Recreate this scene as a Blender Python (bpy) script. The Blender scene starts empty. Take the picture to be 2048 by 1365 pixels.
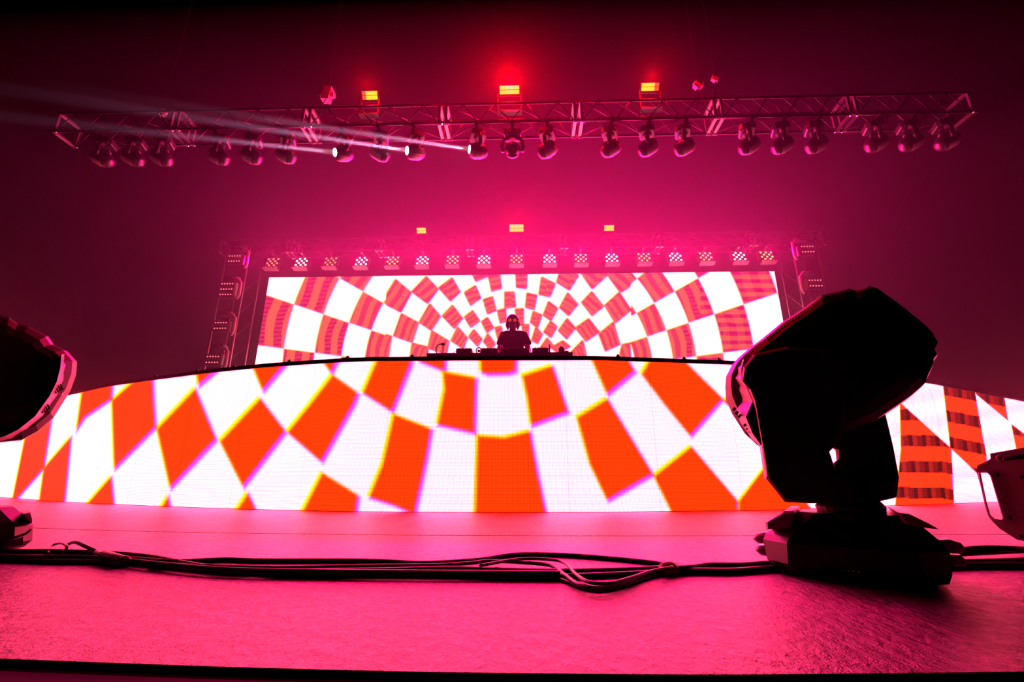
import bpy, bmesh, math, random
import numpy as np
from mathutils import Vector, Matrix

random.seed(7)
S = bpy.context.scene
COL = S.collection
R = math.radians

# ------------------------------------------------------------------ camera
FPX = 921.0                       # focal length in pixels of a 2048 wide frame
CAM = Vector((0.0, 0.0, 0.32))
YAW, PITCH = R(1.7), R(16.5)
Fw = Vector((-math.sin(YAW) * math.cos(PITCH), math.cos(YAW) * math.cos(PITCH), math.sin(PITCH)))
Rt = Vector((math.cos(YAW), math.sin(YAW), 0.0))
Up = Rt.cross(Fw)
cd = bpy.data.cameras.new('camera')
cd.sensor_width = 36.0
cd.lens = FPX * 36.0 / 2048.0
cd.clip_start = 0.02
cam = bpy.data.objects.new('camera', cd)
COL.objects.link(cam)
m = Matrix.Identity(4)
for i in range(3):
    m[i][0], m[i][1], m[i][2], m[i][3] = Rt[i], Up[i], -Fw[i], CAM[i]
cam.matrix_world = m
S.camera = cam

# ------------------------------------------------------------------ world and exposure
w = bpy.data.worlds.new('night')
S.world = w
w.use_nodes = True
w.node_tree.nodes['Background'].inputs[0].default_value = (0, 0, 0, 1)
w.node_tree.nodes['Background'].inputs[1].default_value = 0.0
S.view_settings.view_transform = 'Standard'
S.view_settings.look = 'None'
S.view_settings.exposure = 0.0
S.view_settings.gamma = 1.0
S.view_settings.use_curve_mapping = False
S.cycles.use_denoising = True
S.cycles.max_bounces = 5
S.cycles.diffuse_bounces = 2
S.cycles.glossy_bounces = 3
S.cycles.volume_bounces = 0
S.cycles.sample_clamp_indirect = 4.0

# light levels, all in one place
WASH_W = 980.0          # each lamp of the rear truss
WASH_COL = (1.0, 0.0, 0.17)
BEAM_W = 22000.0
STROBE_W = 300.0
HAZE_DENSITY = 0.015


# ------------------------------------------------------------------ pixel helpers
def ray(px, py):
    return Fw * FPX + Rt * (px - 1024.0) + Up * (682.5 - py)


def atY(px, py, Y):
    r = ray(px, py)
    return CAM + r * ((Y - CAM.y) / r.y)


def ground(px, py, z=0.0):
    r = ray(px, py)
    return CAM + r * ((z - CAM.z) / r.z)


def onplane(px, py, P, n):
    r = ray(px, py)
    return CAM + r * ((P - CAM).dot(n) / r.dot(n))


def topix(P):                     # numpy (N,3) -> (N,2)
    d = P - np.array(CAM)
    f = d @ np.array(Fw)
    return np.stack([1024 + FPX * (d @ np.array(Rt)) / f, 682.5 - FPX * (d @ np.array(Up)) / f], 1)


def z_for_row(x, y, row):
    d = Vector((x, y, 0)) - CAM
    k = 682.5 - row
    return (k * d.dot(Fw) - FPX * d.dot(Up)) / (FPX * Up.z - k * Fw.z)


# ------------------------------------------------------------------ materials
def mat(name, col, rough=0.5, metal=0.0, spec=0.5, emit=None, strength=0.0, noise=None, bump=0.0, bscale=40.0):
    m = bpy.data.materials.new(name)
    m.use_nodes = True
    nt = m.node_tree
    b = nt.nodes['Principled BSDF']
    b.inputs['Base Color'].default_value = (*col, 1)
    b.inputs['Roughness'].default_value = rough
    b.inputs['Metallic'].default_value = metal
    b.inputs['Specular IOR Level'].default_value = spec
    if emit:
        b.inputs['Emission Color'].default_value = (*emit, 1)
        b.inputs['Emission Strength'].default_value = strength
        m.cycles.emission_sampling = 'NONE'
    tc = nt.nodes.new('ShaderNodeTexCoord')
    nz = nt.nodes.new('ShaderNodeTexNoise')
    nz.inputs['Scale'].default_value = bscale
    nz.inputs['Detail'].default_value = 3
    nt.links.new(tc.outputs['Object'], nz.inputs['Vector'])
    mx = nt.nodes.new('ShaderNodeMixRGB')
    mx.blend_type = 'MIX'
    mx.inputs[1].default_value = (*[c * 0.8 for c in col], 1)
    mx.inputs[2].default_value = (*[min(1, c * 1.2) for c in col], 1)
    nt.links.new(nz.outputs['Fac'], mx.inputs[0])
    nt.links.new(mx.outputs[0], b.inputs['Base Color'])
    if bump:
        bp = nt.nodes.new('ShaderNodeBump')
        bp.inputs['Strength'].default_value = bump
        bp.inputs['Distance'].default_value = 0.002
        nt.links.new(nz.outputs['Fac'], bp.inputs['Height'])
        nt.links.new(bp.outputs[0], b.inputs['Normal'])
    return m


M_BLACK = mat('black plastic', (0.012, 0.011, 0.012), 0.42, bump=0.3, bscale=300)
M_MATTE = mat('matte black', (0.01, 0.01, 0.01), 0.9, spec=0.2)
M_SHELL = mat('fixture shell', (0.03, 0.028, 0.03), 0.33)
M_LITSHELL = mat('grey trim and lit shell', (0.34, 0.30, 0.31), 0.38)  # grey trim; also shell parts where falling light is put into the colour
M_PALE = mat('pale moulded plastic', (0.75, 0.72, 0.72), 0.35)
M_ALU = mat('truss aluminium', (0.32, 0.31, 0.33), 0.35, metal=0.85)
M_DARKALU = mat('dark truss metal', (0.03, 0.03, 0.032), 0.35, metal=0.6)  # same truss metal in a darker tone
M_CABLE = mat('black rubber cable', (0.02, 0.018, 0.019), 0.38)
M_STEEL = mat('painted steel plate', (0.34, 0.24, 0.22), 0.6, bump=0.6, bscale=60)
M_CHROME = mat('chrome', (0.8, 0.8, 0.8), 0.2, metal=1.0)
M_GLASSY = mat('fixture lens glass', (0.05, 0.05, 0.07), 0.08)
M_BEAMLENS = mat('lit beam lens', (1, 1, 1), 0.3, emit=(0.95, 0.85, 1.0), strength=12)
M_AMBER = mat('amber lamp', (1, .4, .1), 0.4, emit=(1.0, 0.42, 0.10), strength=2.2)
M_REDLAMP = mat('red amber lamp', (1, .3, .1), 0.4, emit=(1.0, 0.22, 0.06), strength=2.0)
M_WHITEL = mat('white pink lamp', (1, .9, .95), 0.4, emit=(1.0, 0.70, 0.72), strength=3.0)
M_REDDOT = mat('red pixel lamp', (1, .1, .1), 0.4, emit=(1.0, 0.12, 0.14), strength=3.0)
M_STROBE = mat('yellow strobe cell', (1, .7, .1), 0.4, emit=(1.0, 0.42, 0.01), strength=1.9)
M_STROBER = mat('red orange strobe cell', (1, .3, .1), 0.4, emit=(1.0, 0.07, 0.02), strength=1.6)
M_SKIN = mat('skin', (0.42, 0.25, 0.2), 0.5)
M_SHIRT = mat('dark cotton', (0.035, 0.02, 0.03), 0.9, bump=0.4, bscale=200)
M_HAIR = mat('black glossy hair', (0.02, 0.012, 0.02), 0.18)
M_GEAR = mat('gear casing', (0.06, 0.05, 0.055), 0.4)


def floor_material():
    m = bpy.data.materials.new('embossed stage vinyl')
    m.use_nodes = True
    nt = m.node_tree
    L = nt.links
    b = nt.nodes['Principled BSDF']
    tc = nt.nodes.new('ShaderNodeTexCoord')
    mp = nt.nodes.new('ShaderNodeMapping')
    mp.inputs['Rotation'].default_value = (0, 0, R(12))
    mp.inputs['Scale'].default_value = (1.0, 0.5, 1.0)
    L.new(tc.outputs['Object'], mp.inputs['Vector'])
    vo = nt.nodes.new('ShaderNodeTexVoronoi')
    vo.inputs['Scale'].default_value = 24.0
    vo.inputs['Randomness'].default_value = 0.4
    nz = nt.nodes.new('ShaderNodeTexNoise')
    nz.inputs['Scale'].default_value = 42.0
    nz.inputs['Detail'].default_value = 5
    nz.inputs['Roughness'].default_value = 0.75
    L.new(mp.outputs[0], vo.inputs['Vector'])
    L.new(mp.outputs[0], nz.inputs['Vector'])
    ad = nt.nodes.new('ShaderNodeMath')
    ad.operation = 'MULTIPLY_ADD'
    L.new(vo.outputs['Distance'], ad.inputs[0])
    ad.inputs[1].default_value = 0.3
    L.new(nz.outputs['Fac'], ad.inputs[2])
    bp = nt.nodes.new('ShaderNodeBump')
    bp.inputs['Strength'].default_value = 1.0
    bp.inputs['Distance'].default_value = 0.016
    L.new(ad.outputs[0], bp.inputs['Height'])
    L.new(bp.outputs[0], b.inputs['Normal'])
    cr = nt.nodes.new('ShaderNodeValToRGB')
    cr.color_ramp.elements[0].position = 0.50
    cr.color_ramp.elements[0].color = (0.022, 0.02, 0.021, 1)
    cr.color_ramp.elements[1].position = 0.62
    cr.color_ramp.elements[1].color = (0.15, 0.145, 0.15, 1)
    n2 = nt.nodes.new('ShaderNodeTexNoise')
    n2.inputs['Scale'].default_value = 5.0
    n2.inputs['Detail'].default_value = 6
    L.new(mp.outputs[0], n2.inputs['Vector'])
    mxx = nt.nodes.new('ShaderNodeMath'); mxx.operation = 'MULTIPLY_ADD'      # pale flecks: glints on the embossing put into the colour, in broad patches
    L.new(n2.outputs['Fac'], mxx.inputs[0]); mxx.inputs[1].default_value = 0.45
    sb = nt.nodes.new('ShaderNodeMath'); sb.operation = 'SUBTRACT'
    L.new(nz.outputs['Fac'], sb.inputs[0]); sb.inputs[1].default_value = 0.2
    L.new(sb.outputs[0], mxx.inputs[2])
    L.new(mxx.outputs[0], cr.inputs[0])
    L.new(cr.outputs[0], b.inputs['Base Color'])
    b.inputs['Roughness'].default_value = 0.42
    b.inputs['Specular IOR Level'].default_value = 0.9
    return m


M_FLOOR = floor_material()


def led_material(name, strength, pitch, depth):
    m = bpy.data.materials.new(name)
    m.use_nodes = True
    nt = m.node_tree
    L = nt.links
    m.cycles.emission_sampling = 'NONE'
    b = nt.nodes['Principled BSDF']
    b.inputs['Base Color'].default_value = (0.01, 0.01, 0.01, 1)
    b.inputs['Roughness'].default_value = 0.8
    b.inputs['Specular IOR Level'].default_value = 0.1
    at = nt.nodes.new('ShaderNodeAttribute')
    at.attribute_name = 'picture'
    L.new(at.outputs['Color'], b.inputs['Emission Color'])
    uv = nt.nodes.new('ShaderNodeUVMap')
    uv.uv_map = 'metres'
    sp = nt.nodes.new('ShaderNodeSeparateXYZ')
    L.new(uv.outputs[0], sp.inputs[0])
    outs = []
    for k in range(2):
        a = nt.nodes.new('ShaderNodeMath'); a.operation = 'MULTIPLY'
        L.new(sp.outputs[k], a.inputs[0]); a.inputs[1].default_value = math.pi / pitch
        s = nt.nodes.new('ShaderNodeMath'); s.operation = 'SINE'
        L.new(a.outputs[0], s.inputs[0])
        p = nt.nodes.new('ShaderNodeMath'); p.operation = 'MULTIPLY'
        L.new(s.outputs[0], p.inputs[0]); L.new(s.outputs[0], p.inputs[1])
        outs.append(p)
    q = nt.nodes.new('ShaderNodeMath'); q.operation = 'MULTIPLY'
    L.new(outs[0].outputs[0], q.inputs[0]); L.new(outs[1].outputs[0], q.inputs[1])
    r_ = nt.nodes.new('ShaderNodeMath'); r_.operation = 'MULTIPLY_ADD'
    L.new(q.outputs[0], r_.inputs[0])
    r_.inputs[1].default_value = strength * depth * 4.0
    r_.inputs[2].default_value = strength * (1 - depth)
    L.new(r_.outputs[0], b.inputs['Emission Strength'])
    return m


M_LEDFRONT = led_material('front led tiles', 1.08, 0.0135, 0.6)
M_LEDREAR = led_material('rear led tiles', 1.1, 0.02, 0.25)


# ------------------------------------------------------------------ mesh builder
class MB:
    def __init__(s):
        s.v, s.f = [], []

    def add(s, vs, fs):
        o = len(s.v)
        s.v += [tuple(p) for p in vs]
        s.f += [tuple(i + o for i in f) for f in fs]
        return s

    def box(s, c, d, rot=None):
        hx, hy, hz = d[0] / 2, d[1] / 2, d[2] / 2
        vs = [Vector((x * hx, y * hy, z * hz)) for z in (-1, 1) for x, y in ((-1, -1), (1, -1), (1, 1), (-1, 1))]
        if rot is not None:
            vs = [rot @ p for p in vs]
        c = Vector(c)
        return s.add([p + c for p in vs], [(3, 2, 1, 0), (4, 5, 6, 7), (0, 1, 5, 4), (1, 2, 6, 5), (2, 3, 7, 6), (3, 0, 4, 7)])

    def cbox(s, c, d, ch=0.1):      # box with chamfered vertical edges and eased top
        hx, hy, hz = d[0] / 2, d[1] / 2, d[2] / 2
        k = min(hx, hy) * ch * 2
        def ring(z, i):
            a, b_ = hx - i, hy - i
            return [Vector((x, y, z)) + Vector(c) for x, y in ((-a + k, -b_), (a - k, -b_), (a, -b_ + k), (a, b_ - k), (a - k, b_), (-a + k, b_), (-a, b_ - k), (-a, -b_ + k))]
        return s.loft([ring(-hz, k * .4), ring(-hz + k * .4, 0), ring(hz - k * .4, 0), ring(hz, k * .4)])

    def loft(s, rings, cap=True, closed=False):
        n = len(rings[0])
        vs = [p for r in rings for p in r]
        fs = []
        m = len(rings)
        for i in range(m if closed else m - 1):
            a, b_ = i * n, ((i + 1) % m) * n
            for j in range(n):
                k = (j + 1) % n
                fs.append((a + j, a + k, b_ + k, b_ + j))
        if cap and not closed:
            fs.append(tuple(reversed(range(n))))
            fs.append(tuple(range((m - 1) * n, m * n)))
        return s.add(vs, fs)

    def tube(s, pts, r, n=6, closed=False):
        pts = [Vector(p) for p in pts]
        rings = []
        prev = None
        m = len(pts)
        for i, p in enumerate(pts):
            if closed:
                t = pts[(i + 1) % m] - pts[i - 1]
            else:
                t = pts[min(i + 1, m - 1)] - pts[max(i - 1, 0)]
            t = t.normalized() if t.length > 1e-9 else Vector((0, 0, 1))
            if prev is None:
                a = Vector((0, 0, 1)) if abs(t.z) < 0.9 else Vector((1, 0, 0))
                u = t.cross(a).normalized()
            else:
                u = (prev - t * prev.dot(t))
                u = u.normalized() if u.length > 1e-6 else t.orthogonal().normalized()
            prev = u
            v = t.cross(u)
            rr = r[i] if isinstance(r, (list, tuple)) else r
            rings.append([p + (u * math.cos(q) + v * math.sin(q)) * rr for q in (2 * math.pi * j / n for j in range(n))])
        return s.loft(rings, cap=not closed, closed=closed)

    def prism(s, outline, vec, bev=0.0):
        outline = [Vector(p) for p in outline]
        vec = Vector(vec)
        if bev <= 0:
            return s.loft([outline, [p + vec for p in outline]])
        c = sum(outline, Vector()) / len(outline)
        L = vec.length
        t = min(0.45, bev / L)
        def sh(k):
            return [p + (c - p).normalized() * min(k, (c - p).length * .5) for p in outline]
        return s.loft([sh(bev), [p + vec * t for p in outline], [p + vec * (1 - t) for p in outline], [p + vec for p in sh(bev)]])

    def puffy(s, outline, axis, thick, prof=((-.5, .62), (-.46, .78), (-.36, .92), (-.2, 1.0), (.2, 1.0), (.36, .92), (.46, .78), (.5, .62))):
        outline = [Vector(p) for p in outline]
        c = sum(outline, Vector()) / len(outline)
        return s.loft([[c + (p - c) * k + axis * (thick * t) for p in outline] for t, k in prof])

    def ball(s, c, r, n=12, m=8, sc=(1, 1, 1), rot=None):
        c = Vector(c)
        rings = []
        for i in range(m + 1):
            th = math.pi * (0.02 + 0.96 * i / m)
            ring = []
            for j in range(n):
                ph = 2 * math.pi * j / n
                p = Vector((math.sin(th) * math.cos(ph) * sc[0], math.sin(th) * math.sin(ph) * sc[1], math.cos(th) * sc[2])) * r
                if rot is not None:
                    p = rot @ p
                ring.append(c + p)
            rings.append(ring)
        return s.loft(rings)

    def lathe(s, base, axis, prof, n=20):     # prof: (distance along axis, radius)
        axis = Vector(axis).normalized()
        u = axis.orthogonal().normalized()
        v = axis.cross(u)
        base = Vector(base)
        return s.loft([[base + axis * t + (u * math.cos(q) + v * math.sin(q)) * r for q in (2 * math.pi * j / n for j in range(n))] for t, r in prof])

    def build(s, name, mt, parent=None, smooth=False):
        me = bpy.data.meshes.new(name)
        off = parent_loc(parent)
        me.from_pydata([(p[0] - off.x, p[1] - off.y, p[2] - off.z) for p in s.v], [], s.f)
        bm = bmesh.new()
        bm.from_mesh(me)
        bmesh.ops.recalc_face_normals(bm, faces=bm.faces)
        bm.to_mesh(me)
        bm.free()
        if smooth:
            for p in me.polygons:
                p.use_smooth = True
        me.materials.append(mt)
        o = bpy.data.objects.new(name, me)
        COL.objects.link(o)
        o.parent = parent
        if parent is None:
            off = Vector((0, 0, 0))
        return o


def parent_loc(p):
    v = Vector((0, 0, 0))
    while p is not None:
        v += p.location
        p = p.parent
    return v


def tag(o, label=None, cat=None, group=None, kind=None):
    if label: o['label'] = label
    if cat: o['category'] = cat
    if group: o['group'] = group
    if kind: o['kind'] = kind
    return o


def empty(name, loc, label, cat, group=None):
    o = bpy.data.objects.new(name, None)
    COL.objects.link(o)
    o.location = loc
    o.empty_display_size = 0.1
    return tag(o, label, cat, group)


CHILDREN = {}


def kids(o):
    return [c for c in COL.objects if c.parent is o]


def copy_tree(o, parent=None):
    c = o.copy()
    COL.objects.link(c)
    c.parent = parent
    for ch in kids(o):
        copy_tree(ch, c)
    return c


def lamp(kind, name, loc, col, watts, parent=None, **kw):
    l = bpy.data.lights.new(name, kind)
    l.color = col
    l.energy = watts
    for k, v in kw.items():
        setattr(l, k, v)
    o = bpy.data.objects.new(name, l)
    COL.objects.link(o)
    o.parent = parent
    o.location = Vector(loc) - parent_loc(parent)
    return o


def aim(o, d):
    o.rotation_euler = Vector(d).to_track_quat('-Z', 'Y').to_euler()


ORD = ['first', 'second', 'third', 'fourth', 'fifth', 'sixth', 'seventh', 'eighth', 'ninth', 'tenth', 'eleventh',
       'twelfth', 'thirteenth', 'fourteenth', 'fifteenth', 'sixteenth', 'seventeenth', 'eighteenth', 'nineteenth', 'twentieth', 'twenty-first']

# ------------------------------------------------------------------ haze
hz = MB().box((0, 9.2, 3.45), (22, 8.2, 7.5)).build('haze', M_MATTE)
hm = bpy.data.materials.new('stage haze')
hm.use_nodes = True
nt = hm.node_tree
nt.nodes.clear()
out = nt.nodes.new('ShaderNodeOutputMaterial')
vs = nt.nodes.new('ShaderNodeVolumeScatter')
vs.inputs['Color'].default_value = (1, 1, 1, 1)
vs.inputs['Density'].default_value = HAZE_DENSITY
vs.inputs['Anisotropy'].default_value = 0.2
nt.links.new(vs.outputs[0], out.inputs['Volume'])
hz.data.materials[0] = hm
tag(hz, 'thin theatrical haze hanging over the rear of the stage, lit pink', 'haze', kind='stuff')

# ------------------------------------------------------------------ floor
edge = [(-500, 1300), (-200, 1310), (0, 1318), (400, 1333), (800, 1344), (1200, 1349), (1500, 1350), (1800, 1347), (2048, 1344), (2300, 1341), (2600, 1338)]
epts = [ground(x, y) for x, y in edge]
seam = [(-600, 1040), (0, 1054), (150, 1060), (400, 1066), (800, 1071), (1200, 1072.5), (1530, 1072), (1940, 1070), (2200, 1068), (2700, 1062)]
spts = [ground(x, y) for x, y in seam]


def yat(pts, x):
    return float(np.interp(x, [p.x for p in pts], [p.y for p in pts]))


XS = [-14 + 28 * i / 160 for i in range(161)]


def strip(name, fa, fb, za, zb, mt, thick=0.05, label=None):
    m_ = MB()
    rings = []
    for x in XS:
        a, b_ = fa(x), fb(x)
        rings.append([Vector((x, a, za)), Vector((x, b_, zb)), Vector((x, b_, zb - thick)), Vector((x, a, za - thick))])
    m_.loft(rings)
    o = m_.build(name, mt)
    return tag(o, label, None, None, 'structure')


strip('floor', lambda x: yat(epts, x), lambda x: yat(spts, x) - .012, 0, 0, M_FLOOR, label='embossed grey stage deck lit pink in front of the LED wall')
strip('trim_1', lambda x: yat(spts, x) - .012, lambda x: yat(spts, x) + .012, -.006, -.006, M_MATTE, label='dark seam between the two rows of stage decks')
strip('floor_rear', lambda x: yat(spts, x) + .012, lambda x: 14.0, 0, 0, M_FLOOR, label='rear stage deck reaching under the LED wall')
strip('trim_2', lambda x: yat(epts, x) - .45, lambda x: yat(epts, x), -.012, -.012, M_MATTE, label='black lip along the front edge of the stage')

# ------------------------------------------------------------------ the curved front LED wall
cx = np.array([-260, 0, 141, 193, 308, 391, 520, 700, 900, 1024, 1200, 1460, 1600, 1740, 1890, 2010, 2048, 2300.])
cr_ = np.array([2.5, 1.85, 1.45, 1.37, 1.24, 1.17, 1.09, 1.02, 1.0, 1.0, 1.0, 1.05, 1.11, 1.22, 1.34, 1.46, 1.51, 1.95])
ct = np.array([880, 812, 781, 768, 752, 741, 728, 716.5, 715, 714.5, 714, 722.5, 730, 741, 763, 787, 795, 845.])
D0 = 4.66
fx = np.linspace(-260, 2300, 1281)


def smooth(a, k=31):
    p = np.pad(a, k, mode='reflect', reflect_type='odd')
    ker = np.hanning(2 * k + 1); ker /= ker.sum()
    return np.convolve(p, ker, 'same')[k:-k]


fr = smooth(np.interp(fx, cx, cr_))
ftp = smooth(np.interp(fx, cx, ct), 15)
Fh = Vector((Fw.x, Fw.y, 0)).normalized()
plan = []
for x_, r_, t_ in zip(fx, fr, ftp):
    q = ray(x_, 870)
    P = CAM + q * (D0 * r_ / q.dot(Fh))
    plan.append((P.x, P.y, z_for_row(P.x, P.y, t_)))
plan = np.array(plan)
arc = np.concatenate([[0], np.cumsum(np.hypot(np.diff(plan[:, 0]), np.diff(plan[:, 1])))])


def wallat(s):
    return np.array([np.interp(s, arc, plan[:, k]) for k in range(3)])


# the white of the tiles leans to pink: red and blue run far over the camera's white
LED_R, LED_B = 18.0, 2.8
# orange cells of the picture on the wall
FRONT = [
    [(960, 700), (1038, 700), (1036, 748), (1020, 753), (976, 754), (962, 748)],
    [(837, 700), (896, 700), (895, 744), (886, 745), (839, 727)],
    [(763, 700), (830, 712), (827, 732), (790, 825), (786, 828), (725, 789)],
    [(886, 744), (957, 757), (954, 872), (874, 854), (889, 780)],
    [(1045, 752), (1108, 731), (1118, 760), (1141, 829), (1063, 858), (1055, 800)],
    [(955, 872), (1010, 876), (1064, 862), (1080, 950), (1098, 1035), (950, 1035)],
    [(788, 829), (868, 860), (858, 920), (834, 1035), (790, 1016), (737, 999), (765, 930)],
    [(666, 750), (721, 789), (713, 812), (647, 930), (574, 867), (620, 810)],
    [(645, 946), (722, 994), (716, 1035), (600, 1035)],
    [(500, 720), (590, 715), (528, 789)],
    [(640, 715), (684, 715), (666, 754)],
    [(522, 796), (576, 867), (489, 981), (440, 884)],
    [(498, 984), (522, 1035), (465, 1035)],
    [(393, 776), (437, 883), (342, 984), (314, 859)],
    [(391, 725), (462, 725), (398, 779)],
    [(224, 802), (277, 755), (308, 740), (311, 800), (315, 858), (229, 945)],
    [(167, 765), (229, 750), (226, 801), (172, 838), (152, 868)],
    [(145, 871), (131, 1015), (77, 1015), (88, 937)],
    [(50, 877), (106, 835), (90, 938), (40, 996), (24, 1005)],
    [(225, 951), (232, 1020), (165, 1020)],
    [(339, 989), (347, 1030), (315, 1030)],
    [(1177, 705), (1250, 705), (1275, 747), (1217, 796)],
    [(1305, 712), (1360, 712), (1450, 801), (1384, 878), (1330, 812), (1283, 750)],
    [(1154, 836), (1217, 797), (1311, 953), (1217, 1008), (1180, 930)],
    [(1308, 954), (1384, 893), (1478, 1004), (1478, 1040), (1350, 1040)],
    [(1446, 804), (1520, 745), (1580, 850), (1550, 890)],
    [(1478, 1004), (1545, 915), (1640, 1040), (1478, 1040)],
    [(1650, 720), (1700, 720), (1760, 830), (1690, 920), (1600, 830)],
    [(1800, 805), (1903, 898), (1909, 1020), (1790, 1020), (1802, 900)],
    [(1884, 750), (1946, 760), (1958, 830), (1975, 922), (1955, 948), (1901, 897)],
    [(1948, 765), (2006, 780), (2017, 843), (1952, 789)],
    [(2023, 849), (2070, 885), (2080, 930), (2034, 905)],
    [(-60, 860), (-20, 850), (-30, 1010), (-90, 1010)],
]


def signed(pts, polys):
    best = np.full(len(pts), -1e9)
    for poly in polys:
        p = np.array(poly, float)
        lo, hi = p.min(0) - 30, p.max(0) + 30
        idx = np.where((pts[:, 0] > lo[0]) & (pts[:, 0] < hi[0]) & (pts[:, 1] > lo[1]) & (pts[:, 1] < hi[1]))[0]
        if not len(idx):
            continue
        q = pts[idx]
        inside = np.zeros(len(q), bool)
        dist = np.full(len(q), 1e9)
        for i in range(len(p)):
            a, b_ = p[i], p[(i + 1) % len(p)]
            e = b_ - a
            t = np.clip(((q - a) @ e) / (e @ e), 0, 1)
            dist = np.minimum(dist, np.hypot(*(q - a - t[:, None] * e).T))
            c = (a[1] > q[:, 1]) != (b_[1] > q[:, 1])
            with np.errstate(divide='ignore', invalid='ignore'):
                xi = a[0] + (q[:, 1] - a[1]) * e[0] / (e[1] if e[1] else 1e-9)
            inside ^= c & (q[:, 0] < xi)
        best[idx] = np.maximum(best[idx], np.where(inside, dist, -dist))
    return best


def sstep(x):
    x = np.clip(x, 0, 1)
    return x * x * (3 - 2 * x)


def front_picture(px):
    side = sstep((np.abs(px[:, 0] - 850) - 380) / 500)
    side = np.where(px[:, 0] > 1780, 1.0, side * .8)
    wd = 6.0 - 4.5 * side
    sh = 6.0 - 4.5 * side
    g = 1 - sstep((signed(px, FRONT) + wd) / (2 * wd))
    b_ = 1 - sstep((signed(px + np.stack([sh, sh], 1), FRONT) + wd) / (2 * wd))
    g = np.where(g < .5, g * .9, g)
    b2, g2 = b_ ** 2.0, g ** 1.3
    c = np.stack([(0.42 + 0.58 * np.maximum(g2, b2)) * LED_R * (1 - .93 * np.clip(b2 - g2, 0, 1)), 0.05 + 1.06 * g2, 0.0025 + LED_B * b2], 1)
    # building-facade bands inside the cells at the right end
    rgt = (px[:, 0] > 1785)
    yy = px[:, 1] - (px[:, 0] - 1884) * .2 * (px[:, 0] > 1880)
    ph = ((yy - 790) / 52.0) % 1.0
    dark = rgt & (g < .5) & (ph > .55)
    colm = ((px[:, 0] - .1 * (px[:, 1] - 800)) % 27) / 27
    k = np.where(colm < .3, 0.08, np.where(colm < .62, .42, .22))
    c[dark] = k[dark][:, None] * np.array([1.0, .03, .012])
    wt = rgt & (g >= .5)
    c[wt] *= (0.86 + .14 * np.sin(px[wt][:, 1] * .11 + px[wt][:, 0] * .02))[:, None]
    return c


def led_sheet(name, P, nu, nv, uvs, cols, mt, parent, back):
    """P (nu,nv,3) face grid; gives a sheet with a real back and edges."""
    off = np.array(parent_loc(parent))
    V = P.reshape(-1, 3) - off
    B = (P + back).reshape(-1, 3) - off
    n = nu * nv
    i, j = np.meshgrid(np.arange(nu - 1), np.arange(nv - 1), indexing='ij')
    a = (i * nv + j).ravel()
    f = np.stack([a, a + nv, a + nv + 1, a + 1], 1)
    ring = [k * nv for k in range(nu)] + [(nu - 1) * nv + k for k in range(1, nv)] + [k * nv + nv - 1 for k in range(nu - 2, -1, -1)] + [k for k in range(nv - 2, 0, -1)]
    m_ = len(ring)
    verts = np.concatenate([V, B[ring]])
    faces = f.tolist() + [(ring[k], n + k, n + (k + 1) % m_, ring[(k + 1) % m_]) for k in range(m_)]
    half = m_ // 2
    me = bpy.data.meshes.new(name)
    me.from_pydata(verts.tolist(), [], faces + [tuple(range(n, n + m_))])
    ca = me.color_attributes.new('picture', 'FLOAT_COLOR', 'POINT')
    full = np.zeros((len(verts), 4), np.float32)
    full[:, 3] = 1
    full[:n, :3] = cols
    ca.data.foreach_set('color', full.ravel())
    ul = me.uv_layers.new(name='metres')
    li = np.zeros(len(me.loops), np.int32)
    me.loops.foreach_get('vertex_index', li)
    uvf = np.zeros((len(verts), 2), np.float32)
    uvf[:n] = uvs
    ul.data.foreach_set('uv', uvf[li].ravel())
    me.materials.append(mt)
    me.materials.append(M_MATTE)
    mi = np.zeros(len(me.polygons), np.int32)
    mi[len(f):] = 1
    me.polygons.foreach_set('material_index', mi)
    o = bpy.data.objects.new(name, me)
    COL.objects.link(o)
    o.parent = parent
    return o


wall = empty('led_wall', (0, 4.66, 0), 'long curved LED video wall with orange and white checks across the stage floor', 'LED wall')
NP = int(round(arc[-1] / 0.9))
edges = np.linspace(0, arc[-1], NP + 1)
for k in range(NP):
    s0, s1 = edges[k] + .0012, edges[k + 1] - .0012
    mid = topix(np.array([[*wallat((s0 + s1) / 2)[:2], .7]]))[0]
    if mid[0] < -150 or mid[0] > 2200:
        nu, nv = 24, 24
    else:
        nu, nv = 76, 118
    ss = np.linspace(s0, s1, nu)
    W = np.stack([np.interp(ss, arc, plan[:, q]) for q in range(3)], 1)
    vv = np.linspace(0, 1, nv)
    P = np.zeros((nu, nv, 3))
    P[:, :, 0] = W[:, 0][:, None]
    P[:, :, 1] = W[:, 1][:, None]
    P[:, :, 2] = 0.006 + (W[:, 2] - 0.042)[:, None] * vv[None]
    cols = front_picture(topix(P.reshape(-1, 3)))
    uv = np.stack([np.repeat(ss, nv), P[:, :, 2].ravel()], 1)
    t = W[-1, :2] - W[0, :2]
    nrm = np.array([-t[1], t[0], 0]) / np.hypot(*t) * .07
    led_sheet('led_panel', P, nu, nv, uv, cols, M_LEDFRONT, wall, nrm)
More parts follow.
